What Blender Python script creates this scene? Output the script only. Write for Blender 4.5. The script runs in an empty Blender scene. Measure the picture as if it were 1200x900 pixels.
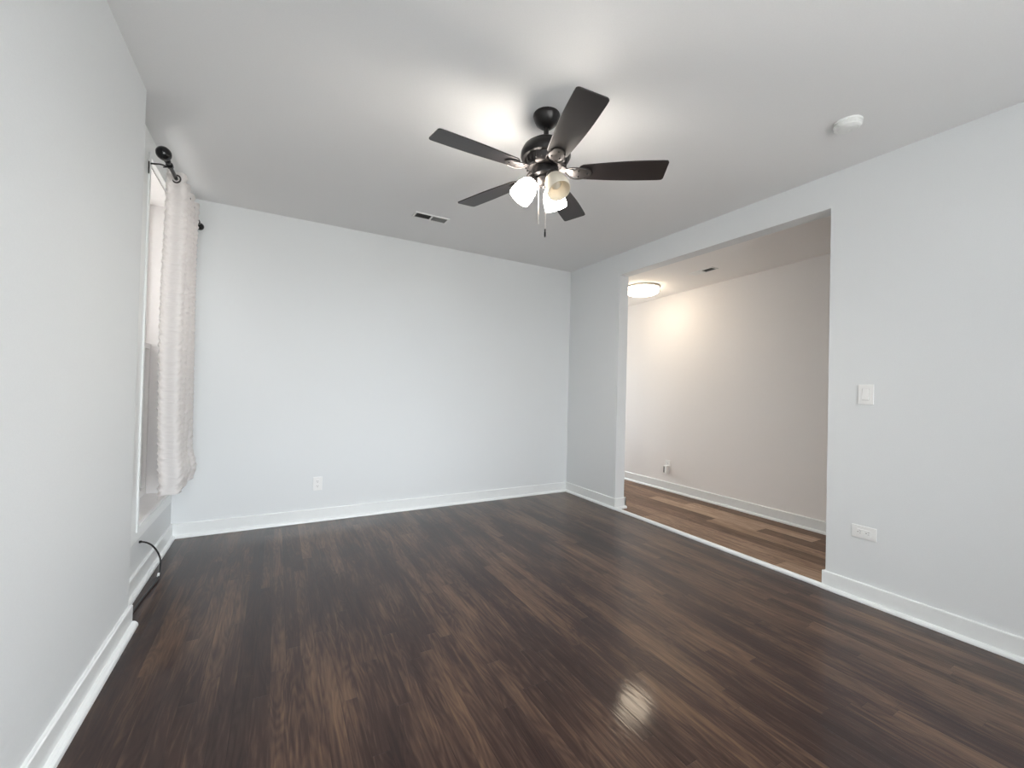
import bpy, bmesh, math, random
from mathutils import Vector, Matrix
PI = math.pi
S = bpy.context.scene
C = S.collection

# ---------------------------------------------------------------- camera
F_PX = 490.577
YAW, PITCH, ROLL = 0.5107, 0.0118, 0.0246
CAM = Vector((-2.9611, -3.9392, 1.1685))
fw = Vector((math.sin(YAW)*math.cos(PITCH), math.cos(YAW)*math.cos(PITCH), math.sin(PITCH)))
rt = Vector((math.cos(YAW), -math.sin(YAW), 0))
up = rt.cross(fw)
r2 = rt*math.cos(ROLL) + up*math.sin(ROLL)
u2 = -rt*math.sin(ROLL) + up*math.cos(ROLL)
cd = bpy.data.cameras.new('camera'); cam = bpy.data.objects.new('camera', cd); C.objects.link(cam)
cd.sensor_width = 36; cd.lens = F_PX/1200*36; cd.clip_start = 0.02
m3 = Matrix((r2, u2, -fw)).transposed()
cam.matrix_world = Matrix.Translation(CAM) @ m3.to_4x4()
S.camera = cam

# ---------------------------------------------------------------- light
EXPOSURE = 0.0
SKY = 23.0
SHADE_EMIT = 50.0
BULB_EMIT = 1400.0
HALL_EMIT = 17.5
S.view_settings.view_transform = 'Standard'
S.view_settings.look = 'None'
S.view_settings.gamma = 1
S.view_settings.use_curve_mapping = False
S.view_settings.exposure = EXPOSURE
S.cycles.max_bounces = 10
S.cycles.diffuse_bounces = 6
S.cycles.glossy_bounces = 4
S.cycles.transparent_max_bounces = 16
S.cycles.sample_clamp_indirect = 6
S.cycles.caustics_reflective = False
S.cycles.caustics_refractive = False
w = bpy.data.worlds.new('daylight'); S.world = w; w.use_nodes = True
nt = w.node_tree; nt.nodes.clear()
out = nt.nodes.new('ShaderNodeOutputWorld'); bg = nt.nodes.new('ShaderNodeBackground')
tc = nt.nodes.new('ShaderNodeTexCoord'); sp = nt.nodes.new('ShaderNodeSeparateXYZ')
mr = nt.nodes.new('ShaderNodeMapRange'); mx = nt.nodes.new('ShaderNodeMix'); mx.data_type = 'RGBA'
nt.links.new(tc.outputs['Generated'], sp.inputs[0]); nt.links.new(sp.outputs['Z'], mr.inputs[0])
mr.inputs[1].default_value = -0.05; mr.inputs[2].default_value = 0.05
nt.links.new(mr.outputs[0], mx.inputs[0])
mx.inputs[6].default_value = (0.50, 0.50, 0.49, 1); mx.inputs[7].default_value = (0.90, 0.945, 1.0, 1)
nt.links.new(mx.outputs[2], bg.inputs[0]); bg.inputs[1].default_value = SKY
nt.links.new(bg.outputs[0], out.inputs[0])

def portal(loc, rot, sx, sy):
    l = bpy.data.lights.new('window_portal', 'AREA'); l.shape = 'RECTANGLE'; l.size = sx; l.size_y = sy
    l.cycles.is_portal = True
    o = bpy.data.objects.new('window_portal', l); C.objects.link(o); o.location = loc; o.rotation_euler = rot

# ---------------------------------------------------------------- materials
def mat(name, col, rough=0.5, metal=0.0, spec=0.5, bump=None, coat=0.0):
    m = bpy.data.materials.new(name); m.use_nodes = True
    n = m.node_tree.nodes; l = m.node_tree.links
    b = n['Principled BSDF']
    b.inputs['Base Color'].default_value = (*col, 1); b.inputs['Roughness'].default_value = rough
    b.inputs['Metallic'].default_value = metal; b.inputs['Specular IOR Level'].default_value = spec
    b.inputs['Coat Weight'].default_value = coat
    # faint procedural variation of the tone
    t = n.new('ShaderNodeTexCoord'); ns = n.new('ShaderNodeTexNoise'); ns.inputs['Scale'].default_value = bump[0] if bump else 30
    ns.inputs['Detail'].default_value = 3
    l.new(t.outputs['Object'], ns.inputs['Vector'])
    r = n.new('ShaderNodeMapRange'); r.inputs[3].default_value = 0.97; r.inputs[4].default_value = 1.03
    l.new(ns.outputs['Fac'], r.inputs[0])
    h = n.new('ShaderNodeHueSaturation'); h.inputs['Color'].default_value = (*col, 1)
    l.new(r.outputs[0], h.inputs['Value']); l.new(h.outputs[0], b.inputs['Base Color'])
    if bump:
        bp = n.new('ShaderNodeBump'); bp.inputs['Strength'].default_value = bump[1]; bp.inputs['Distance'].default_value = bump[2]
        l.new(ns.outputs['Fac'], bp.inputs['Height']); l.new(bp.outputs[0], b.inputs['Normal'])
    return m

def emis(name, col, k):
    m = bpy.data.materials.new(name); m.use_nodes = True; n = m.node_tree.nodes; n.clear()
    o = n.new('ShaderNodeOutputMaterial'); e = n.new('ShaderNodeEmission')
    e.inputs[0].default_value = (*col, 1); e.inputs[1].default_value = k
    m.node_tree.links.new(e.outputs[0], o.inputs[0]); return m

def wood(name, width, length, ramp, rough, grain, coat, seam, wear_tone, seed=0.0):
    m = bpy.data.materials.new(name); m.use_nodes = True
    n = m.node_tree.nodes; l = m.node_tree.links; b = n['Principled BSDF']
    def M(op, a, c=None, d=None):
        x = n.new('ShaderNodeMath'); x.operation = op
        for i, v in enumerate((a, c, d)):
            if v is None: continue
            if isinstance(v, (int, float)): x.inputs[i].default_value = v
            else: l.new(v, x.inputs[i])
        return x.outputs[0]
    def XYZ(a, c, d):
        x = n.new('ShaderNodeCombineXYZ')
        for i, v in enumerate((a, c, d)):
            if isinstance(v, (int, float)): x.inputs[i].default_value = v
            else: l.new(v, x.inputs[i])
        return x.outputs[0]
    t = n.new('ShaderNodeTexCoord'); s = n.new('ShaderNodeSeparateXYZ'); l.new(t.outputs['Object'], s.inputs[0])
    x, y = s.outputs['X'], s.outputs['Y']
    X = M('DIVIDE', M('ADD', x, 20.0+seed), width); ix = M('FLOOR', X); fx = M('FRACT', X)
    w1 = n.new('ShaderNodeTexWhiteNoise'); w1.noise_dimensions = '1D'; l.new(ix, w1.inputs['W'])
    Y = M('ADD', M('DIVIDE', M('ADD', y, 20.0), length), M('MULTIPLY', w1.outputs['Value'], 7.3))
    iy = M('FLOOR', Y); fy = M('FRACT', Y)
    w2 = n.new('ShaderNodeTexWhiteNoise'); w2.noise_dimensions = '2D'; l.new(XYZ(ix, iy, 0), w2.inputs['Vector'])
    rnd = w2.outputs['Value']
    def noise(vec, scale, detail, dist=0.0):
        q = n.new('ShaderNodeTexNoise'); q.inputs['Scale'].default_value = scale; q.inputs['Detail'].default_value = detail
        q.inputs['Distortion'].default_value = dist; l.new(vec, q.inputs['Vector']); return q.outputs['Fac']
    g1 = noise(XYZ(M('MULTIPLY', x, 75), M('MULTIPLY', y, 6.0), M('MULTIPLY', rnd, 37)), 1.0, 5, 0.6)
    g2 = noise(XYZ(M('MULTIPLY', x, 22), M('MULTIPLY', y, 1.6), M('MULTIPLY', rnd, 53)), 1.0, 3, 1.5)
    # cathedral figure: rings of a stretched noise
    c0 = noise(XYZ(M('MULTIPLY', x, 15), M('MULTIPLY', y, 1.8), M('MULTIPLY', rnd, 91)), 1.0, 1, 0.3)
    rings = M('ABSOLUTE', M('SUBTRACT', M('FRACT', M('MULTIPLY', c0, 13)), 0.5))
    big = noise(XYZ(M('MULTIPLY', x, 4.5), M('MULTIPLY', y, 1.1), 3.0), 1.0, 3)
    v = M('ADD', M('MULTIPLY', rnd, wear_tone[0]), M('ADD', M('MULTIPLY', M('SUBTRACT', g1, 0.5), grain), M('MULTIPLY', M('SUBTRACT', g2, 0.5), grain*0.8)))
    v = M('ADD', v, M('MULTIPLY', M('SUBTRACT', big, 0.5), wear_tone[1]))
    v = M('ADD', v, M('MULTIPLY', M('SUBTRACT', rings, 0.25), grain*0.4))
    v = M('ADD', v, wear_tone[2])
    if wear_tone[3]: v = M('ADD', v, M('MULTIPLY', M('ADD', x, 1.9), wear_tone[3]))   # lighter towards the opening
    cr = n.new('ShaderNodeValToRGB'); l.new(v, cr.inputs[0])
    el = cr.color_ramp.elements
    el[0].position = ramp[0][0]; el[0].color = (*ramp[0][1], 1); el[1].position = ramp[-1][0]; el[1].color = (*ramp[-1][1], 1)
    for p_, c_ in ramp[1:-1]:
        e = el.new(p_); e.color = (*c_, 1)
    # seams
    dx = M('MULTIPLY', M('MINIMUM', fx, M('SUBTRACT', 1.0, fx)), width)
    dy = M('MULTIPLY', M('MINIMUM', fy, M('SUBTRACT', 1.0, fy)), length)
    d = M('MINIMUM', dx, dy)
    sm = n.new('ShaderNodeMapRange'); sm.inputs[1].default_value = 0.0; sm.inputs[2].default_value = seam
    sm.inputs[3].default_value = 0.45; sm.inputs[4].default_value = 1.0; l.new(d, sm.inputs[0])
    mul = n.new('ShaderNodeMix'); mul.data_type = 'RGBA'; mul.blend_type = 'MULTIPLY'; mul.inputs[0].default_value = 1
    l.new(cr.outputs[0], mul.inputs[6]); l.new(sm.outputs[0], mul.inputs[7])
    l.new(mul.outputs[2], b.inputs['Base Color'])
    rr = M('ADD', rough, M('MULTIPLY', M('SUBTRACT', g1, 0.5), 0.16)); l.new(rr, b.inputs['Roughness'])
    b.inputs['Specular IOR Level'].default_value = 0.12
    b.inputs['Coat Weight'].default_value = coat; b.inputs['Coat Roughness'].default_value = 0.09; b.inputs['Coat IOR'].default_value = 1.38
    h = M('ADD', M('MULTIPLY', g1, 0.5), M('ADD', M('MULTIPLY', rings, 0.25), M('MULTIPLY', sm.outputs[0], 1.2)))
    bp = n.new('ShaderNodeBump'); bp.inputs['Strength'].default_value = 0.42; bp.inputs['Distance'].default_value = 0.0012
    l.new(h, bp.inputs['Height']); l.new(bp.outputs[0], b.inputs['Normal']); l.new(bp.outputs[0], b.inputs['Coat Normal'])
    return m

def mixmat(name, parts):
    """mix of two simple shaders: ('type', colour, extra), factor of the second"""
    (a, b_, f) = parts
    m = bpy.data.materials.new(name); m.use_nodes = True; n = m.node_tree.nodes; n.clear(); l = m.node_tree.links
    o = n.new('ShaderNodeOutputMaterial'); mx_ = n.new('ShaderNodeMixShader'); mx_.inputs[0].default_value = f
    for i, (ty, col, ex) in enumerate((a, b_)):
        q = n.new(ty); q.inputs[0].default_value = (*col, 1)
        if ex is not None: q.inputs['Roughness'].default_value = ex
        l.new(q.outputs[0], mx_.inputs[i+1])
    l.new(mx_.outputs[0], o.inputs[0]); return m

WALL = mat('pale_blue_wall_paint', (0.715, 0.735, 0.745), 0.55, spec=0.35, bump=(220, 0.25, 0.0012))
CEIL = mat('white_ceiling_paint', (0.80, 0.80, 0.80), 0.9, spec=0.2, bump=(160, 0.2, 0.001))
HWALL = mat('greige_hall_paint', (0.82, 0.795, 0.78), 0.85, spec=0.3, bump=(220, 0.2, 0.001))
HCEIL = mat('hall_ceiling_paint', (0.91, 0.885, 0.86), 0.9, spec=0.2, bump=(160, 0.2, 0.001))
TRIM = mat('white_gloss_trim', (0.80, 0.82, 0.82), 0.28, spec=0.5)
WTRIM = mat('white_window_paint', (0.84, 0.82, 0.81), 0.35, spec=0.5)
PLAST = mat('white_plastic', (0.82, 0.82, 0.81), 0.3)
DETPL = mat('off_white_plastic', (0.78, 0.79, 0.78), 0.4)
DARK = mat('dark_slot', (0.02, 0.02, 0.02), 0.6)
SLOT = mat('grey_slot', (0.16, 0.16, 0.16), 0.6)
VENTW = mat('white_vent_enamel', (0.88, 0.88, 0.87), 0.4)
VENTD = mat('grey_vent_enamel', (0.30, 0.30, 0.29), 0.5)
DUCT = mat('dark_duct', (0.015, 0.015, 0.015), 0.8)
BRONZE = mat('dark_bronze_metal', (0.028, 0.026, 0.026), 0.30, metal=0.6)
BRONZE2 = mat('brushed_bronze_metal', (0.075, 0.068, 0.066), 0.42, metal=0.8)
BLADE = mat('espresso_blade_wood', (0.020, 0.016, 0.016), 0.34, spec=0.45, bump=(25, 0.1, 0.001))
IRONB = mat('black_iron', (0.012, 0.012, 0.013), 0.22, metal=0.3)
NICKEL = mat('nickel_metal', (0.62, 0.60, 0.57), 0.28, metal=1)
CABLE = mat('black_cable_rubber', (0.008, 0.008, 0.009), 0.45)
CHAIN = mat('pale_brass_chain', (0.55, 0.50, 0.46), 0.35, metal=0.8)
BULB = emis('lit_bulb', (1.0, 0.92, 0.81), BULB_EMIT)
LIT = emis('lit_white_glass', (1.0, 0.92, 0.83), SHADE_EMIT)
HALLLIT = emis('lit_hall_diffuser', (1.0, 0.84, 0.64), HALL_EMIT)
UNLIT = mixmat('frosted_white_glass', (('ShaderNodeBsdfDiffuse', (0.85, 0.80, 0.70), None), ('ShaderNodeBsdfTranslucent', (0.8, 0.75, 0.66), None), 0.35))
PANE = mixmat('window_glass', (('ShaderNodeBsdfTransparent', (0.97, 0.98, 0.98), None), ('ShaderNodeBsdfGlossy', (1, 1, 1), 0.02), 0.06))
MESHS = mixmat('dimming_mesh', (('ShaderNodeBsdfTransparent', (1, 1, 1), None), ('ShaderNodeBsdfDiffuse', (0.10, 0.10, 0.10), None), 0.55))
def brick():
    m = mat('tan_brick', (0.5, 0.4, 0.33), 0.85); n = m.node_tree.nodes; l = m.node_tree.links
    t = n.new('ShaderNodeTexCoord'); mp = n.new('ShaderNodeMapping'); mp.inputs['Rotation'].default_value = (0, PI/2, PI/2)
    q = n.new('ShaderNodeTexBrick'); q.inputs['Scale'].default_value = 4; q.inputs['Color1'].default_value = (.25, .22, .205, 1)
    q.inputs['Color2'].default_value = (.32, .29, .27, 1); q.inputs['Mortar'].default_value = (.5, .48, .45, 1)
    l.new(t.outputs['Object'], mp.inputs[0]); l.new(mp.outputs[0], q.inputs['Vector']); l.new(q.outputs['Color'], n['Principled BSDF'].inputs['Base Color'])
    return m
BRICK = brick()
OAK = wood('dark_stained_oak', 0.0572, 0.95,
           [(0.0, (0.019, 0.0095, 0.0085)), (0.35, (0.036, 0.019, 0.015)), (0.65, (0.078, 0.045, 0.030)), (1.0, (0.14, 0.084, 0.050))],
           0.42, 0.85, 0.62, 0.0010, (0.34, 1.45, 0.27, 0.06))
LAMI = wood('brown_vinyl_plank', 0.15, 1.2,
            [(0.0, (0.10, 0.064, 0.045)), (0.35, (0.20, 0.128, 0.088)), (0.7, (0.34, 0.23, 0.160)), (1.0, (0.50, 0.36, 0.26))],
            0.45, 0.9, 0.0, 0.001, (0.62, 0.15, 0.15, 0), seed=0.04)

def fabric():
    m = bpy.data.materials.new('crinkled_white_voile'); m.use_nodes = True; n = m.node_tree.nodes; n.clear(); l = m.node_tree.links
    o = n.new('ShaderNodeOutputMaterial'); mx_ = n.new('ShaderNodeMixShader'); mx_.inputs[0].default_value = 0.42
    d = n.new('ShaderNodeBsdfDiffuse'); t = n.new('ShaderNodeBsdfTranslucent')
    d.inputs[0].default_value = (0.86, 0.84, 0.83, 1); t.inputs[0].default_value = (0.86, 0.84, 0.83, 1)
    tc_ = n.new('ShaderNodeTexCoord'); mp = n.new('ShaderNodeMapping'); mp.inputs['Scale'].default_value = (9, 9, 95)
    ns = n.new('ShaderNodeTexNoise'); ns.inputs['Scale'].default_value = 1.0; ns.inputs['Detail'].default_value = 2; ns.inputs['Distortion'].default_value = 0.8
    l.new(tc_.outputs['Object'], mp.inputs[0]); l.new(mp.outputs[0], ns.inputs['Vector'])
    bp = n.new('ShaderNodeBump'); bp.inputs['Strength'].default_value = 0.9; bp.inputs['Distance'].default_value = 0.006
    l.new(ns.outputs['Fac'], bp.inputs['Height']); l.new(bp.outputs[0], d.inputs['Normal']); l.new(bp.outputs[0], t.inputs['Normal'])
    l.new(d.outputs[0], mx_.inputs[1]); l.new(t.outputs[0], mx_.inputs[2]); l.new(mx_.outputs[0], o.inputs[0]); return m
FABRIC = fabric()

# ---------------------------------------------------------------- mesh helpers
def box(bm, x0, x1, y0, y1, z0, z1, bev=0.0, mtx=None):
    tmp = bmesh.new()
    bmesh.ops.create_cube(tmp, size=1)
    for v in tmp.verts:
        v.co = Vector((x0+(v.co.x+.5)*(x1-x0), y0+(v.co.y+.5)*(y1-y0), z0+(v.co.z+.5)*(z1-z0)))
    if bev: bmesh.ops.bevel(tmp, geom=tmp.edges[:], offset=bev, segments=2, affect='EDGES', profile=0.6)
    if mtx: bmesh.ops.transform(tmp, matrix=mtx, verts=tmp.verts)
    add(bm, tmp)
def add(bm, tmp):
    me = bpy.data.meshes.new('t'); tmp.to_mesh(me); tmp.free(); bm.from_mesh(me); bpy.data.meshes.remove(me)
def lathe(bm, prof, seg=40, mtx=None, cap=True):
    """prof: (r, z) pairs, turned about z"""
    tmp = bmesh.new(); rings = []
    for r, z in prof:
        if r < 1e-6: rings.append([tmp.verts.new((0, 0, z))])
        else: rings.append([tmp.verts.new((r*math.cos(2*PI*i/seg), r*math.sin(2*PI*i/seg), z)) for i in range(seg)])
    for a, b in zip(rings, rings[1:]):
        for i in range(seg):
            j = (i+1) % seg
            if len(a) == 1 and len(b) == 1: continue
            if len(a) == 1: tmp.faces.new((a[0], b[i], b[j]))
            elif len(b) == 1: tmp.faces.new((a[j], a[i], b[0]))
            else: tmp.faces.new((a[i], a[j], b[j], b[i]))
    bmesh.ops.recalc_face_normals(tmp, faces=tmp.faces[:])
    if mtx: bmesh.ops.transform(tmp, matrix=mtx, verts=tmp.verts)
    add(bm, tmp)
def tube(bm, pts, r, seg=10, cap=True):
    pts = [Vector(p) for p in pts]; rs = r if isinstance(r, (list, tuple)) else [r]*len(pts)
    tmp = bmesh.new(); rings = []; nrm = None
    for i, p in enumerate(pts):
        d = (pts[min(i+1, len(pts)-1)] - pts[max(i-1, 0)]).normalized()
        if nrm is None: nrm = d.orthogonal().normalized()
        nrm = (nrm - d*nrm.dot(d)).normalized(); b = d.cross(nrm)
        rings.append([tmp.verts.new(p + (nrm*math.cos(2*PI*k/seg) + b*math.sin(2*PI*k/seg))*rs[i]) for k in range(seg)])
    for a, b in zip(rings, rings[1:]):
        for k in range(seg):
            tmp.faces.new((a[k], a[(k+1) % seg], b[(k+1) % seg], b[k]))
    if cap: tmp.faces.new(rings[0][::-1]); tmp.faces.new(rings[-1])
    bmesh.ops.recalc_face_normals(tmp, faces=tmp.faces[:]); add(bm, tmp)
def smooth_path(pts, n=8):
    pts = [Vector(p) for p in pts]; P = [pts[0]]+pts+[pts[-1]]; o = []
    for i in range(1, len(P)-2):
        for k in range(n):
            t = k/n; a, b, c, d = P[i-1:i+3]
            o.append(0.5*((2*b)+(c-a)*t+(2*a-5*b+4*c-d)*t*t+(-a+3*b-3*c+d)*t**3))
    o.append(pts[-1]); return o
def prism(bm, poly, z0, z1, bev=0.0, mtx=None):
    tmp = bmesh.new()
    f = tmp.faces.new([tmp.verts.new((x, y, z0)) for x, y in poly])
    r = bmesh.ops.extrude_face_region(tmp, geom=[f])
    for v in r['geom']:
        if isinstance(v, bmesh.types.BMVert): v.co.z = z1
    bmesh.ops.recalc_face_normals(tmp, faces=tmp.faces[:])
    if bev: bmesh.ops.bevel(tmp, geom=tmp.edges[:], offset=bev, segments=2, affect='EDGES', profile=0.6)
    if mtx: bmesh.ops.transform(tmp, matrix=mtx, verts=tmp.verts)
    add(bm, tmp)
def obj(name, bm, m, parent=None, smooth=False, kind=None, label=None, origin=None):
    me = bpy.data.meshes.new(name)
    if origin is not None: bmesh.ops.translate(bm, verts=bm.verts, vec=-Vector(origin))
    bm.to_mesh(me); bm.free()
    me.materials.append(m)
    if smooth:
        for p in me.polygons: p.use_smooth = True
        try: me.set_sharp_from_angle(angle=math.radians(38))
        except Exception: pass
    o = bpy.data.objects.new(name, me); C.objects.link(o)
    if origin is not None: o.location = origin
    if parent: o.parent = parent
    if kind: o['kind'] = kind
    if label: o['label'] = label
    return o
def thing(name, label, cat, loc=(0, 0, 0), rot=(0, 0, 0), group=None):
    o = bpy.data.objects.new(name, None); C.objects.link(o); o.location = loc; o.rotation_euler = rot
    o.empty_display_size = .05
    o['label'] = label; o['category'] = cat
    if group: o['group'] = group
    return o
def struct(name, bm, m, parent=None, smooth=False, label=None):
    return obj(name, bm, m, parent, smooth, None if parent else 'structure', label)
B = bmesh.new

# ---------------------------------------------------------------- dimensions (metres)
H = 2.55                    # ceiling height
XL, XW, YE = -3.543, -3.622, -1.345   # near left wall face, recessed window wall face, end of the near wall
YF = -5.3                   # front wall, behind the camera
J1, J2, HD = -0.807, -2.642, 2.3365  # opening in the right wall
TW = 0.12                   # right wall thickness
XH = 1.14                   # far wall of the hall
HY0, HY1 = -4.6, 1.7        # hall ends
def hz(y): return 2.333 + (-0.12 - y)*0.0323

# ---------------------------------------------------------------- room shell
bm = B(); box(bm, -4.1, -0.004, YF-.3, 0.0, -0.1, 0.0); struct('floor', bm, OAK)
bm = B(); box(bm, -0.004, XH+.15, HY0, HY1, -0.1, 0.0); struct('floor_hall', bm, LAMI)
bm = B(); box(bm, -4.1, 0.0, YF-.3, 0.15, H, H+.12); struct('ceiling', bm, CEIL)
bm = B()
tmp = bmesh.new()
vs = [tmp.verts.new(q) for q in ((TW, HY0, hz(HY0)), (XH, HY0, hz(HY0)), (XH, HY1, hz(HY1)), (TW, HY1, hz(HY1)),
                                 (TW, HY0, H+.12), (XH, HY0, H+.12), (XH, HY1, H+.12), (TW, HY1, H+.12))]
for f in ((0, 3, 2, 1), (4, 5, 6, 7), (0, 1, 5, 4), (1, 2, 6, 5), (2, 3, 7, 6), (3, 0, 4, 7)): tmp.faces.new([vs[i] for i in f])
bmesh.ops.recalc_face_normals(tmp, faces=tmp.faces[:]); add(bm, tmp)
struct('ceiling_hall', bm, HCEIL)
bm = B(); box(bm, -4.1, 0.0, 0.0, 0.15, 0, H); struct('wall_back', bm, WALL)
def shape_yz(bm, outline, x0, x1):
    tmp = bmesh.new(); f = tmp.faces.new([tmp.verts.new((x0, y, z)) for y, z in outline])
    r = bmesh.ops.extrude_face_region(tmp, geom=[f])
    for v in r['geom']:
        if isinstance(v, bmesh.types.BMVert): v.co.x = x1
    bmesh.ops.recalc_face_normals(tmp, faces=tmp.faces[:]); add(bm, tmp)
bm = B()
shape_yz(bm, [(HY0-1, 0), (J2, 0), (J2, HD), (J1, HD), (J1, 0), (HY1, 0), (HY1, H+.12), (HY0-1, H+.12)], 0.0, TW)
struct('wall_right', bm, WALL)
bm = B(); box(bm, XH, XH+.15, HY0, HY1, 0, H); struct('wall_hall_far', bm, HWALL)
bm = B()
for a in ((TW, .36, 0, H), (.90, XH, 0, H), (.36, .90, 0, .7), (.36, .90, 2.0, H)): box(bm, a[0], a[1], HY1, HY1+.15, a[2], a[3])
struct('wall_hall_rear', bm, HWALL)
bm = B(); box(bm, TW, XH, HY0-.15, HY0, 0, H); struct('wall_hall_front', bm, HWALL)
bm = B(); box(bm, -4.1, XL, YF-.3, YE, 0, H); struct('wall_left', bm, WALL)

# wall with the window, behind the near stretch of wall: built round the opening
WY0, WY1, WZ0, WZ1 = -0.965, -0.20, 0.368, 2.385
bm = B()
for a in ((-4.1, XW, YE, WY0, 0, H), (-4.1, XW, WY1, 0.0, 0, H), (-4.1, XW, WY0, WY1, 0, WZ0), (-4.1, XW, WY0, WY1, WZ1, H)): box(bm, *a)
bmesh.ops.remove_doubles(bm, verts=bm.verts, dist=1e-5)
struct('wall_window', bm, WALL)

# added unseen brick wall outside, cuts the skylight on the window jamb
bm = B(); box(bm, -5.7, -5.0, -12.0, 4.5, -1.5, 10.0); struct('wall_sky_blocker', bm, BRICK)

# front wall behind the camera, with two windows
FW = [(-3.30, -2.35), (-2.00, -0.95)]
FZ0, FZ1 = 0.40, 2.35
bm = B()
xs = [-4.1, FW[0][0], FW[0][1], FW[1][0], FW[1][1], 0.0]
for i in range(5):
    if i in (1, 3):
        box(bm, xs[i], xs[i+1], YF-.3, YF, 0, FZ0); box(bm, xs[i], xs[i+1], YF-.3, YF, FZ1, H)
    else: box(bm, xs[i], xs[i+1], YF-.3, YF, 0, H)
struct('wall_front', bm, WALL)
bm = B(); box(bm, -0.70, 0.0, YF, -4.8, 0, H); struct('front_right_light_block', bm, WALL)  # unseen block, sized to hold daylight off the right wall

# ---------------------------------------------------------------- windows: local x across, y = outwards, z up; origin at lower left inside corner
def window(name, loc, rotz, w_, h_, reveal, screen, cas=0.11, glass_wall=0.3):
    root = bpy.data.objects.new(name, None); C.objects.link(root); root.location = loc; root.rotation_euler = (0, 0, rotz)
    root['kind'] = 'structure'
    t = 0.018
    bm = B()   # picture-frame casing with a raised inner bead
    for a in ((-cas, 0, 0, h_), (w_, w_+cas, 0, h_)): box(bm, a[0], a[1], -t, 0, a[2], a[3], .002)
    box(bm, -cas, w_+cas, -t, 0, h_, h_+cas+.02, .002); box(bm, -cas, w_+cas, -t, 0, -.075, 0, .002)
    e = 0.024
    for a in ((-e, 0, -e, h_+e), (w_, w_+e, -e, h_+e)): box(bm, a[0], a[1], -t-.008, -t+.001, a[2], a[3], .002)
    box(bm, 0, w_, -t-.008, -t+.001, h_, h_+e, .002); box(bm, 0, w_, -t-.008, -t+.001, -e, 0, .002)
    obj('window_casing', bm, TRIM, root)
    bm = B(); d1 = glass_wall
    L = .010
    box(bm, 0, L, 0, d1, 0, h_); box(bm, w_-L, w_, 0, d1, 0, h_); box(bm, L, w_-L, 0, d1, h_-L, h_)
    obj('window_jamb', bm, WTRIM, root)
    bm = B(); box(bm, L, w_-L, -.02, d1, 0, .022, .003); obj('window_sill', bm, WTRIM, root)
    mid = h_*.51
    for nm, z0, z1, y0 in (('lower_sash', .022, mid+.02, reveal), ('upper_sash', mid-.02, h_-L, reveal+.036)):
        bm = B(); s = .036
        box(bm, L, L+s, y0, y0+.034, z0, z1, .002); box(bm, w_-L-s, w_-L, y0, y0+.034, z0, z1, .002)
        box(bm, L+s, w_-L-s, y0, y0+.034, z0, z0+s+.012, .002); box(bm, L+s, w_-L-s, y0, y0+.034, z1-s, z1, .002)
        sash = obj(nm, bm, WTRIM, root)
        bm = B(); box(bm, L+s, w_-L-s, y0+.014, y0+.018, z0+s+.012, z1-s); obj('window_pane', bm, PANE, sash)
    if screen:
        bm = B(); box(bm, L, w_-L, reveal+.08, reveal+.082, .022, mid); obj('dimming_screen', bm, MESHS, root)  # added mesh that dims the daylight in the lower pane
    return root
# local +y must point outwards: -x for the left window, -y for the front ones
window('window_1', (XW, WY0, WZ0), PI/2, WY1-WY0, WZ1-WZ0, 0.105, True)
portal((XW-.28, (WY0+WY1)/2, (WZ0+WZ1)/2), (0, PI/2*-1, 0), WZ1-WZ0, WY1-WY0)
for i, (a, b) in enumerate(FW):
    window('window_%d' % (i+2), (b, YF, FZ0), PI, b-a, FZ1-FZ0, 0.12, False)
    portal(((a+b)/2, YF-.28, (FZ0+FZ1)/2), (-PI/2, 0, PI), b-a, FZ1-FZ0)

window('window_4', (.36, HY1, .7), 0, .54, 1.3, 0.04, False, cas=.08, glass_wall=.15)  # added unseen window, brings fill daylight into the hall
portal((.63, HY1+.13, 1.35), (-PI/2, 0, 0), .54, 1.3)

# ---------------------------------------------------------------- baseboards (board with eased top + quarter-round shoe)
BH, BT, SH = 0.105, 0.014, 0.018
def base_run(bm, p, q, nrm, bh=BH, sh=SH, e0=0.0, e1=0.0):
    """run from p to q (xy) along a wall whose room-side normal is nrm"""
    p = Vector((*p, 0)); q = Vector((*q, 0)); nrm = Vector((*nrm, 0)); d = (q-p).normalized()
    prof = [(0, 0), (BT+sh, 0), (BT+sh, .006)] + [(BT+sh*math.cos(a), .004+sh*math.sin(a)) for a in (PI*.15, PI*.3, PI*.42)] + \
           [(BT, .004+sh), (BT, bh-.004), (BT-.004, bh), (0, bh)]
    tmp = bmesh.new()
    A = [tmp.verts.new(p - d*e0*1.0 + nrm*u + Vector((0, 0, v))) for u, v in prof]
    Bq = [tmp.verts.new(q + d*e1*1.0 + nrm*u + Vector((0, 0, v))) for u, v in prof]
    k = len(prof)
    for i in range(k): tmp.faces.new((A[i], A[(i+1) % k], Bq[(i+1) % k], Bq[i]))
    tmp.faces.new(A); tmp.faces.new(Bq)
    bmesh.ops.recalc_face_normals(tmp, faces=tmp.faces[:]); add(bm, tmp)
bm = B(); base_run(bm, (XW, 0), (0, 0), (0, -1)); struct('baseboard_back', bm, TRIM)
bm = B(); base_run(bm, (0, J1-BT), (0, 0), (-1, 0)); base_run(bm, (-.0, J1), (TW+BT, J1), (0, -1)); base_run(bm, (TW, J1-BT), (TW, HY1), (1, 0))
struct('baseboard_right_rear', bm, TRIM)
bm = B(); base_run(bm, (0, -4.8), (0, J2+BT), (-1, 0)); base_run(bm, (0, J2), (TW, J2), (0, 1)); base_run(bm, (TW, HY0), (TW, J2+BT), (1, 0))
struct('baseboard_right_front', bm, TRIM)
bm = B(); base_run(bm, (XL, YF), (XL, YE+.012), (1, 0), sh=.022); struct('baseboard_left', bm, TRIM)
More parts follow.
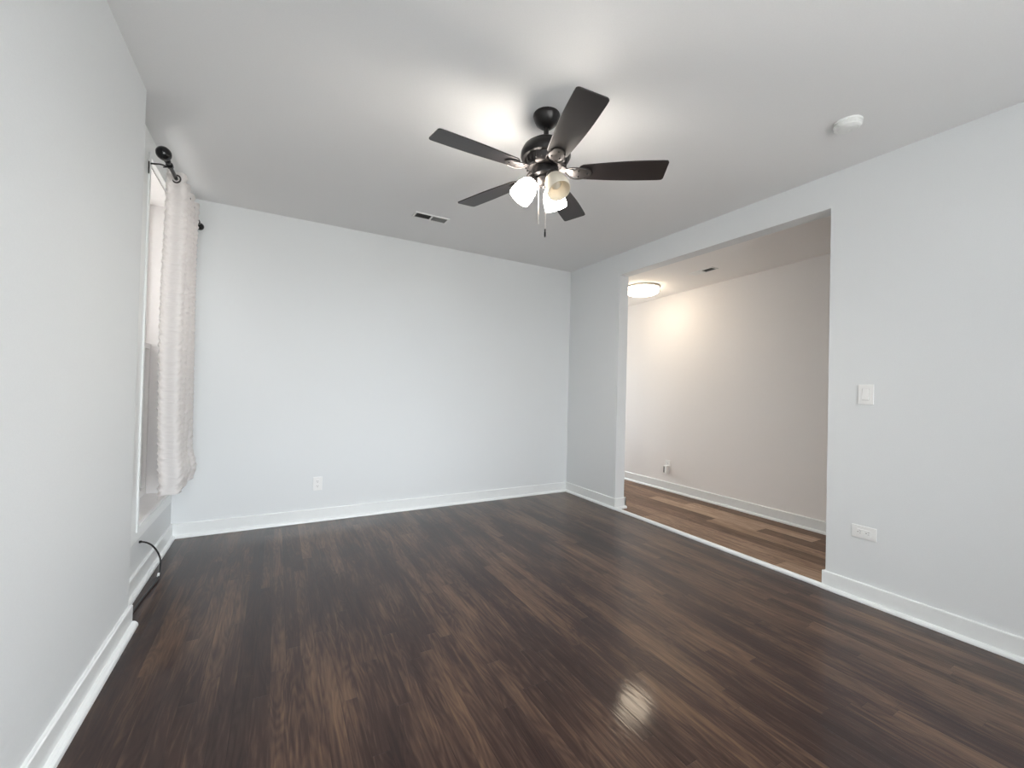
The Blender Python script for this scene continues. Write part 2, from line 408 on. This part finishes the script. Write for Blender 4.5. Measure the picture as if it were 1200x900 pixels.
bm = B(); base_run(bm, (XW, YE), (XW, 0), (1, 0), sh=.02); struct('baseboard_window', bm, TRIM)
bm = B(); base_run(bm, (XH, HY0), (XH, HY1), (-1, 0)); struct('baseboard_hall', bm, TRIM)
bm = B(); base_run(bm, (XL, YF), (-0.70, YF), (0, 1)); base_run(bm, (-0.70, -4.8), (0, -4.8), (0, 1)); base_run(bm, (-0.70, YF), (-0.70, -4.8+BT), (-1, 0)); struct('baseboard_front', bm, TRIM)
# white quarter-round strip across the opening
bm = B()
tube(bm, [(-.012, J2+.0, .006), (-.012, J1-.0, .006)], .019, 16)
struct('trim_1', bm, TRIM, smooth=True)

# ---------------------------------------------------------------- ceiling fan
FC = Vector((-1.816, -2.184, H))
fan = thing('ceiling_fan', 'dark bronze five-blade ceiling fan with lit white glass shades', 'ceiling fan', FC)
def fz(z): return z - H
bm = B(); lathe(bm, [(0, 0), (.066, 0), (.068, -.006), (.064, -.022), (.052, -.045), (.032, -.062), (.018, -.068), (0, -.068)])
obj('canopy', bm, BRONZE, fan, True)
bm = B(); lathe(bm, [(0, -.06), (.0125, -.06), (.0125, -.118), (.024, -.120), (.026, -.135), (0, -.135)], 20); obj('downrod', bm, BRONZE, fan, True)
bm = B()
lathe(bm, [(0, fz(2.42)), (.03, fz(2.42)), (.045, fz(2.412)), (.085, fz(2.402)), (.112, fz(2.382)), (.124, fz(2.358)), (.126, fz(2.338)),
           (.118, fz(2.322)), (.108, fz(2.318)), (0, fz(2.318))], 56)
obj('motor_housing', bm, BRONZE, fan, True)
bm = B(); lathe(bm, [(0, fz(2.319)), (.104, fz(2.319)), (.100, fz(2.300)), (.092, fz(2.285)), (.080, fz(2.278)), (0, fz(2.278))], 56)
for k in range(24):   # vent fins round the lower band
    a = 2*PI*k/24
    box(bm, .088, .106, -.002, .002, fz(2.318), fz(2.290), 0, Matrix.Rotation(a, 4, 'Z'))
obj('vent_ring', bm, BRONZE2, fan, True, label='brushed bronze band under the motor housing')
bm = B(); lathe(bm, [(0, fz(2.279)), (.060, fz(2.279)), (.068, fz(2.27)), (.070, fz(2.252)), (.066, fz(2.236)), (.052, fz(2.228)), (0, fz(2.226))], 48)
obj('switch_housing', bm, BRONZE, fan, True)
bm = B(); lathe(bm, [(0, fz(2.229)), (.040, fz(2.229)), (.050, fz(2.220)), (.046, fz(2.205)), (.030, fz(2.192)), (.012, fz(2.187)), (.008, fz(2.178)), (0, fz(2.176))], 40)
obj('light_fitter', bm, BRONZE2, fan, True)
PITCH_B = math.radians(-10)
BZ = fz(2.258)
def blade_outline():
    pts = []
    r0, r1, w0, w1 = .165, .590, .050, .069
    n_ = 10
    top = [(r0+.02+(r1-.03-r0-.02)*i/n_, w0+(w1-w0)*math.sin(min(1, i/n_*1.25)*PI/2)) for i in range(n_+1)]
    tip = [(r1-.016+.016*math.sin(a), w1-.016+.016*math.cos(a)) for a in (PI*.12, PI*.25, PI*.4, PI*.5)]
    pts = [(r0, w0-.022), (r0+.008, w0-.008)] + top + tip
    return pts + [(x, -y) for x, y in reversed(pts)]
for i in range(5):
    a = math.radians(-178.36) + i*math.radians(72)
    R_ = Matrix.Rotation(a, 4, 'Z'); T = Matrix.Translation((0, 0, BZ)) @ R_ @ Matrix.Rotation(PITCH_B, 4, 'X')
    bm = B(); prism(bm, blade_outline(), -.003, .003, .0012, T); bl = obj('blade', bm, BLADE, fan)
    # decorative blade iron: arm from the hub that forks into a rounded pad under the blade
    bm = B()
    arm = smooth_path([(.055, 0, .030), (.085, 0, .022), (.115, 0, .006), (.145, 0, -.004), (.175, 0, -.006)], 5)
    tmpb = B()
    ww = [.016+.006*abs(math.sin(k*.35)) for k in range(len(arm))]
    prev = None
    for k, pnt in enumerate(arm):
        wv = ww[k]
        ring = [tmpb.verts.new(pnt+Vector((0, sy*wv, sz*.004))) for sy, sz in ((-1, -1), (1, -1), (1, 1), (-1, 1))]
        if prev:
            for q in range(4): tmpb.faces.new((prev[q], prev[(q+1) % 4], ring[(q+1) % 4], ring[q]))
        else: tmpb.faces.new(ring)
        prev = ring
    tmpb.faces.new(prev[::-1]); bmesh.ops.recalc_face_normals(tmpb, faces=tmpb.faces[:])
    bmesh.ops.transform(tmpb, matrix=T, verts=tmpb.verts); add(bm, tmpb)
    pad = [(.135, -.014), (.150, -.030), (.172, -.038), (.200, -.036), (.222, -.024), (.232, 0), (.222, .024), (.200, .036), (.172, .038), (.150, .030), (.135, .014)]
    prism(bm, pad, -.0095, -.0035, .0012, T)
    tube(bm, [T @ Vector(q) for q in smooth_path([(.10, -.012, .008), (.128, -.036, -.004), (.165, -.040, -.009), (.205, -.030, -.010)], 5)], .0032, 8)
    tube(bm, [T @ Vector(q) for q in smooth_path([(.10, .012, .008), (.128, .036, -.004), (.165, .040, -.009), (.205, .030, -.010)], 5)], .0032, 8)
    obj('blade_iron', bm, BRONZE2, bl, True)
    for sx, sy in ((.165, .02), (.165, -.02), (.208, 0)):
        bm = B()
        lathe(bm, [(0, -.0125), (.003, -.012), (.0045, -.0095), (0, -.0095)], 12, T @ Matrix.Translation((sx, sy, 0)))
        obj('screw', bm, IRONB, bl, True)
# three glass shades; the one turned to the camera is unlit
for k, (ang, lit) in enumerate(((150, True), (-88, False), (28, True))):
    a = math.radians(ang)
    tl = math.radians(37 if lit else 31)
    ax = Vector((math.cos(a)*math.sin(tl), math.sin(a)*math.sin(tl), -math.cos(tl)))
    base = Vector((math.cos(a)*.058, math.sin(a)*.058, fz(2.222)))
    q = Vector((0, 0, 1)).rotation_difference(ax).to_matrix().to_4x4(); T = Matrix.Translation(base) @ q
    bm = B()
    tube(bm, smooth_path([(math.cos(a)*.03, math.sin(a)*.03, fz(2.214)), tuple(base*0.75+Vector((math.cos(a)*.035, math.sin(a)*.035, fz(2.224)))*.25), tuple(base)], 5), .010, 12)
    lathe(bm, [(0, -.012), (.024, -.012), (.030, -.004), (.030, .010), (.026, .012), (0, .012)], 28, T)
    sock = obj('shade_holder', bm, BRONZE2, fan, True)
    bm = B()
    outer = [(.024, .006), (.030, .014), (.043, .030), (.052, .052), (.057, .080), (.058, .105), (.056, .120)]
    inner = [(r-.0035, z) for r, z in outer[::-1]]
    lathe(bm, outer+inner+[outer[0]], 40, T)
    sh = obj('lamp_shade', bm, LIT if lit else UNLIT, fan, True, label=None if lit else 'unlit frosted glass shade turned towards the room')
    bm = B(); lathe(bm, [(0, .012), (.013, .012), (.014, .026), (.022, .044), (.027, .060), (.025, .075), (.015, .086), (0, .089)], 24, T)
    obj('bulb', bm, BULB if lit else UNLIT, sh, True)
# pull chains
for (cx, cy, z1, fob) in ((-.028, .012, 2.005, False), (.004, -.004, 1.975, True)):
    bm = B(); z0 = fz(2.19)
    tube(bm, [(cx, cy, z0+.02), (cx, cy, fz(z1))], .0011, 6)
    nb = 34
    for j in range(nb):
        zz = z0 + (fz(z1)-z0)*j/(nb-1)
        tmp = bmesh.new(); bmesh.ops.create_icosphere(tmp, subdivisions=1, radius=.0021); bmesh.ops.translate(tmp, verts=tmp.verts, vec=(cx, cy, zz)); add(bm, tmp)
    ch = obj('pull_chain', bm, CHAIN, fan, True)
    bm = B()
    if fob: lathe(bm, [(0, .002), (.0025, 0), (.0042, -.006), (.0036, -.012), (.0046, -.020), (.0048, -.034), (.003, -.042), (0, -.044)], 16, Matrix.Translation((cx, cy, fz(z1))))
    else: lathe(bm, [(0, .001), (.0022, 0), (.0028, -.004), (.0015, -.009), (0, -.010)], 12, Matrix.Translation((cx, cy, fz(z1))))
    obj('pull_fob', bm, IRONB if fob else CHAIN, ch, True)

# ---------------------------------------------------------------- ceiling registers
def register(label, loc, rotz, tilt, L_, W_, dark_first, name='ceiling_vent', pale=False):
    t = thing(name, label, 'air vent', loc, (tilt, 0, rotz))
    fr = .014; bm = B()
    box(bm, -L_/2, L_/2, -W_/2, -W_/2+fr, -.007, 0, .0015); box(bm, -L_/2, L_/2, W_/2-fr, W_/2, -.007, 0, .0015)
    box(bm, -L_/2, -L_/2+fr, -W_/2+fr, W_/2-fr, -.007, 0, .0015); box(bm, L_/2-fr, L_/2, -W_/2+fr, W_/2-fr, -.007, 0, .0015)
    box(bm, -.006, .006, -W_/2+fr, W_/2-fr, -.007, 0, .001)
    obj('vent_frame', bm, VENTW, t)
    bm = B(); box(bm, -L_/2+fr, L_/2-fr, -W_/2+fr, W_/2-fr, -.0012, -.0002); obj('duct_opening', bm, DUCT, t)
    for side in (-1, 1):
        bm = B(); n_ = 9
        x0 = .008 if side > 0 else -L_/2+fr+.001; x1 = L_/2-fr-.001 if side > 0 else -.008
        shut = pale and side > 0
        ang = math.radians(12 if shut else 50) * side * (1 if dark_first else -1); hw = .0105 if shut else .0045
        for k in range(n_):
            xc = x0+(x1-x0)*(k+.5)/n_
            box(bm, -hw*.6 if shut else -hw, hw*.6 if shut else hw, -W_/2+fr, W_/2-fr, -.0004, .0004, 0, Matrix.Translation((xc, 0, -.0048)) @ Matrix.Rotation(ang, 4, 'Y'))
        obj('louvre', bm, VENTW if shut else VENTD, t)  # lit look of the pale bank is put into the louvre colour
    return t
register('white rectangular ceiling vent above the long blank wall', (-1.905, -.635, H), 0, 0, .285, .115, True)
hv = Vector((.645, -1.275, 0)); hv.z = hz(hv.y)
register('narrow dark-louvred vent on the hallway ceiling', hv, PI/2, 0, .255, .10, True, pale=True)
# tilt the hallway one with the sloping hall ceiling
for o in C.objects:
    if o.get('category') == 'air vent' and o.location.x > 0:
        o.rotation_euler = (0, math.atan(.0323), PI/2)

# ---------------------------------------------------------------- smoke detector
t = thing('smoke_detector', 'round white smoke detector on the ceiling right of the fan', 'smoke detector', (-.494, -2.925, H))
bm = B(); lathe(bm, [(0, 0), (.060, 0), (.060, -.008), (.057, -.010), (0, -.010)], 48); obj('mounting_plate', bm, DETPL, t, True)
bm = B(); lathe(bm, [(0, -.009), (.056, -.009), (.057, -.020), (.053, -.030), (.044, -.034), (.040, -.033), (.037, -.035), (0, -.036)], 48)
for k in range(20):
    box(bm, .0545, .0585, -.003, .003, -.024, -.014, 0, Matrix.Rotation(2*PI*k/20, 4, 'Z'))
obj('detector_body', bm, DETPL, t, True)
bm = B(); lathe(bm, [(0, -.035), (.008, -.035), (.008, -.038), (0, -.0385)], 20, Matrix.Translation((.018, 0, 0))); obj('test_button', bm, PLAST, t, True)

# ---------------------------------------------------------------- wall plates (local: face towards -y, x across, z up)
def plate(bm, w_, h_, t_=.006): box(bm, -w_/2, w_/2, -t_, 0, -h_/2, h_/2, .0022)
t = thing('light_switch', 'white single rocker light switch right of the opening', 'light switch', (0, -2.832, 1.186), (0, 0, -PI/2))
bm = B(); plate(bm, .073, .114); obj('wall_plate', bm, PLAST, t)
bm = B()
prism(bm, [(-.0165, -.033), (.0165, -.033), (.0165, .033), (-.0165, .033)], .0055, .0062, 0, Matrix.Rotation(PI/2, 4, 'X'))
obj('switch_frame', bm, VENTD, t)
bm = B(); box(bm, -.0155, .0155, -.0095, -.003, -.032, .032, .0015, Matrix.Rotation(math.radians(-4), 4, 'X')); obj('rocker', bm, PLAST, t)
def face(parent, cz, cx=0):
    """one duplex receptacle face"""
    bm = B(); pts = [(.0165*math.cos(a), .0140*math.sin(a)) for a in [2*PI*k/24 for k in range(24)]]
    pts = [(max(-.0155, min(.0155, x)), y) for x, y in pts]
    prism(bm, pts, .0055, .0080, .0006, Matrix.Translation((cx, 0, cz)) @ Matrix.Rotation(PI/2, 4, 'X'))
    f = obj('receptacle', bm, PLAST, parent)
    bm = B()
    box(bm, cx-.0078, cx-.0052, -.0084, -.0078, cz-.001, cz+.008); box(bm, cx+.0052, cx+.0078, -.0084, -.0078, cz-.000, cz+.007)
    lathe(bm, [(0, .0084), (.0026, .0084), (.0026, .0078), (0, .0078)], 14, Matrix.Translation((cx, 0, cz-.0075)) @ Matrix.Rotation(PI/2, 4, 'X'))
    obj('slot', bm, SLOT, f)
t = thing('wall_outlet', 'small upright white power outlet low on the long blank wall', 'outlet', (-2.638, 0, .318), (0, 0, 0))
bm = B(); plate(bm, .072, .114); obj('wall_plate', bm, PLAST, t)
face(t, .0195); face(t, -.0195)
t = thing('wall_outlet', 'white power outlet mounted sideways below the light switch', 'outlet', (0, -2.833, .394), (0, 0, -PI/2))
t.rotation_euler = Matrix.Rotation(-PI/2, 3, 'Z').to_4x4().to_euler()
g = bpy.data.objects.new
bm = B(); box(bm, -.0585, .0585, -.006, 0, -.0365, .0365, .0022); obj('wall_plate', bm, PLAST, t)
bm = B(); box(bm, -.0335, .0335, -.0085, -.005, -.0165, .0165, .001); rc = obj('receptacle', bm, PLAST, t)
for s in (-1, 1):
    c_ = s*.0195; bm = B()
    box(bm, c_-.001, c_+.007, -.0089, -.0083, .0048, .0068); box(bm, c_+.000, c_+.006, -.0089, -.0083, -.0068, -.0048)
    lathe(bm, [(0, .0089), (.0026, .0089), (.0026, .0083), (0, .0083)], 14, Matrix.Translation((c_-.0075, 0, 0)) @ Matrix.Rotation(PI/2, 4, 'X'))
    obj('slot', bm, SLOT, rc)
bm = B(); box(bm, -.004, .004, -.0092, -.0083, -.0045, -.001, .0004); box(bm, -.004, .004, -.0092, -.0083, .001, .0045, .0004); obj('test_button', bm, DETPL, rc)
# hallway outlet with a small plug-in adapter
t = thing('wall_outlet', 'white power outlet low on the hallway wall', 'outlet', (XH, -.487, .305), (0, 0, -PI/2))
bm = B(); plate(bm, .072, .114); obj('wall_plate', bm, PLAST, t)
face(t, .0195); face(t, -.0195)
t = thing('plug_adapter', 'white plug-in adapter with a black side in the hallway outlet', 'adapter', (XH-.0085, -.487, .268), (0, 0, -PI/2))
bm = B(); box(bm, -.026, .026, -.042, 0, -.058, .034, .006); obj('adapter_body', bm, PLAST, t)
bm = B(); box(bm, -.024, -.011, -.0432, -.041, -.050, .022, .0005); obj('side_panel', bm, DARK, t, label='black front strip')

# ---------------------------------------------------------------- hallway flush light
hc = Vector((.584, -.548, 0)); hc.z = hz(hc.y)
t = thing('ceiling_light', 'lit round flush-mount lamp on the hallway ceiling', 'ceiling light', hc)
bm = B(); lathe(bm, [(0, .004), (.19, .004), (.193, -.004), (.190, -.016), (.178, -.018), (0, -.018)], 56); obj('lamp_base', bm, NICKEL, t, True)
bm = B(); lathe(bm, [(0, -.015), (.180, -.015), (.182, -.040), (.176, -.060), (.150, -.078), (.10, -.088), (.05, -.092), (0, -.093)], 56); obj('diffuser', bm, HALLLIT, t, True)
bm = B()
lathe(bm, [(.1825, -.044), (.1860, -.044), (.1860, -.050), (.1805, -.050), (.1825, -.044)], 56)
for k in range(3):
    box(bm, .182, .190, -.006, .006, -.050, -.010, .001, Matrix.Rotation(2*PI*k/3+.75, 4, 'Z'))
obj('lamp_rim', bm, NICKEL, t, True, label='nickel ring and clips')

# ---------------------------------------------------------------- curtain rod
RX, RZ = -3.503, 2.335
t = thing('curtain_rod', 'black metal curtain rod with ball ends above the window', 'curtain rod', (RX, -.6, RZ))
def P(x, y, z): return (x-RX, y+.6, z-RZ)
bm = B(); tube(bm, [P(RX, -1.10, RZ), P(RX, -.66, RZ)], .010, 16); tube(bm, [P(RX, -.68, RZ), P(RX, -.10, RZ)], .008, 16); obj('rod', bm, IRONB, t, True)
for yb, sgn in ((-1.10, -1), (-.10, 1)):
    q = Matrix.Translation(P(RX, yb, RZ)) @ Matrix.Rotation(PI/2*(-1 if sgn > 0 else 1), 4, 'X')
    s = 1.0 if sgn < 0 else .8
    bm = B()
    lathe(bm, [(0, -.014*s), (.013*s, -.014*s), (.015*s, 0), (.013*s, .010*s), (.009*s, .016*s), (.010*s, .026*s), (.018*s, .034*s), (.020*s, .040*s), (.014*s, .045*s),
               (.022*s, .052*s), (.031*s, .066*s), (.034*s, .082*s), (.031*s, .098*s), (.021*s, .110*s), (.008*s, .115*s), (0, .116*s)], 32, q)
    obj('finial', bm, IRONB, t, True)
for yb, ym in ((-1.045, -.985), (-.135, -.15)):
    bm = B()
    pts = smooth_path([P(XW+.020, ym, RZ+.012), P(XW+.045, ym, RZ+.016), P(XW+.08, (yb+ym)/2, RZ+.008), P(RX, yb, RZ-.013)], 5)
    tube(bm, pts, .0045, 10)
    box(bm, *(P(XW+.018, ym-.007, 0)[0], P(XW+.023, 0, 0)[0], ym-.007+.6, ym+.007+.6, -.045, .022), .0008)
    lathe(bm, [(.0112, -.009), (.0165, -.009), (.0165, .009), (.0112, .009), (.0112, -.009)], 24, Matrix.Translation(P(RX, yb, RZ)) @ Matrix.Rotation(PI/2, 4, 'X'))
    tube(bm, [P(RX-.012, yb, RZ-.012), P(RX-.028, yb, RZ-.016)], .0035, 8)
    obj('bracket', bm, IRONB, t, True)

# ---------------------------------------------------------------- curtain panel gathered to the far end of the rod
random.seed(4)
ct = thing('curtain', 'sheer crinkled white curtain panel gathered beside the window', 'curtain', (RX, -.6, 0))
NF = 4.0
def cur(s, z):
    y = -.925 + .60*s
    a = .040
    low = max(0.0, (0.95 - z)/.5); low = min(1, low)
    top = min(1, max(0, (2.36-z)/.25))
    ph = 2*PI*NF*s - .15*PI
    x = RX + .006 - a*math.cos(ph)*(1+.18*math.sin(1.3*z+3*s))
    y += .030*math.sin(2*ph)*.6 + .008*math.sin(2.1*z+9*s)*top
    x += .005*math.sin(17*z+7*s)*low + .004*math.sin(z*3.1+s*5)*top
    # hem kicks out into the room
    k = math.exp(-((z-.60)/.085)**2)
    x += .028*k*(.3+.7*s) + (.010*low)*math.sin(8*s)
    x += -.010*low*(1 if z < .56 else 0)*(.5+.5*math.sin(ph))
    y += .03*low*math.sin(4*s+1.0)*.6
    # fine horizontal crinkle
    x += .0026*math.sin(z*200+6*math.sin(s*25)+3*math.sin(z*7)) + .0020*math.sin(z*121+9*math.sin(s*13+z))
    return Vector((x-RX, y+.6, z))
bm = B(); NS, NZ = 130, 420; z0, z1 = .485, 2.378
grid = []
for j in range(NZ+1):
    row = []
    for i in range(NS+1):
        s = i/NS; zb = z0 + .018*math.sin(6*s+.6) + .03*s
        z = zb + (z1-zb)*j/NZ
        row.append(bm.verts.new(cur(s, z)))
    grid.append(row)
for j in range(NZ):
    for i in range(NS): bm.faces.new((grid[j][i], grid[j][i+1], grid[j+1][i+1], grid[j+1][i]))
cp = obj('curtain_panel', bm, FABRIC, ct, False)
for p in cp.data.polygons: p.use_smooth = True
md = cp.modifiers.new('thickness', 'SOLIDIFY'); md.thickness = .0012
# grommets where the folded cloth crosses the rod
done = []
prev = None
for i in range(0, 401):
    s = i/400; v = cur(s, RZ)
    if prev is not None and prev[1].x*v.x <= 0 and abs(v.x-prev[1].x) > 0:
        d = (v-prev[1]).normalized(); nrm = Vector((-d.y, d.x, 0))
        q = Vector((0, 0, 1)).rotation_difference(nrm).to_matrix().to_4x4()
        bm = B()
        ring = [(.0215+.0045*math.cos(b), .0035*math.sin(b)) for b in [2*PI*k/10 for k in range(11)]]
        lathe(bm, ring, 28, Matrix.Translation((0, v.y, RZ)) @ q)
        obj('grommet', bm, BRONZE2, ct, True)
    prev = (s, v)

# ---------------------------------------------------------------- black cable by the window wall
pts = [(-3.612, -.83, .247), (-3.596, -.78, .222), (-3.583, -.72, .182), (-3.566, -.69, .135), (-3.552, -.68, .085), (-3.545, -.71, .042), (-3.540, -.79, .014),
       (-3.545, -.90, .007), (-3.556, -1.02, .006), (-3.562, -1.16, .006), (-3.565, -1.32, .006)]
bm = B(); o0 = Vector(pts[-1]); tube(bm, smooth_path(pts, 8), .0046, 10)
cb = thing('cable', 'loose black cable dropping from the wall under the window', 'cable', (-3.54, -.79, 0))
bmesh.ops.translate(bm, verts=bm.verts, vec=(3.54, .79, 0)); obj('cord', bm, CABLE, cb, True)
bm = B(); lathe(bm, [(0, -.004), (.007, -.004), (.007, .008), (.005, .010), (0, .010)], 16, Matrix.Translation((-.080, -.04, .247)) @ Matrix.Rotation(PI/2, 4, 'Y')); obj('wall_grommet', bm, CABLE, cb, True)
bm = B(); tube(bm, [(-.003, .03, .0265), (-.001, .008, .0185)], .0058, 10); obj('cable_tag', bm, PLAST, cb, True, label='white tag on the cable')
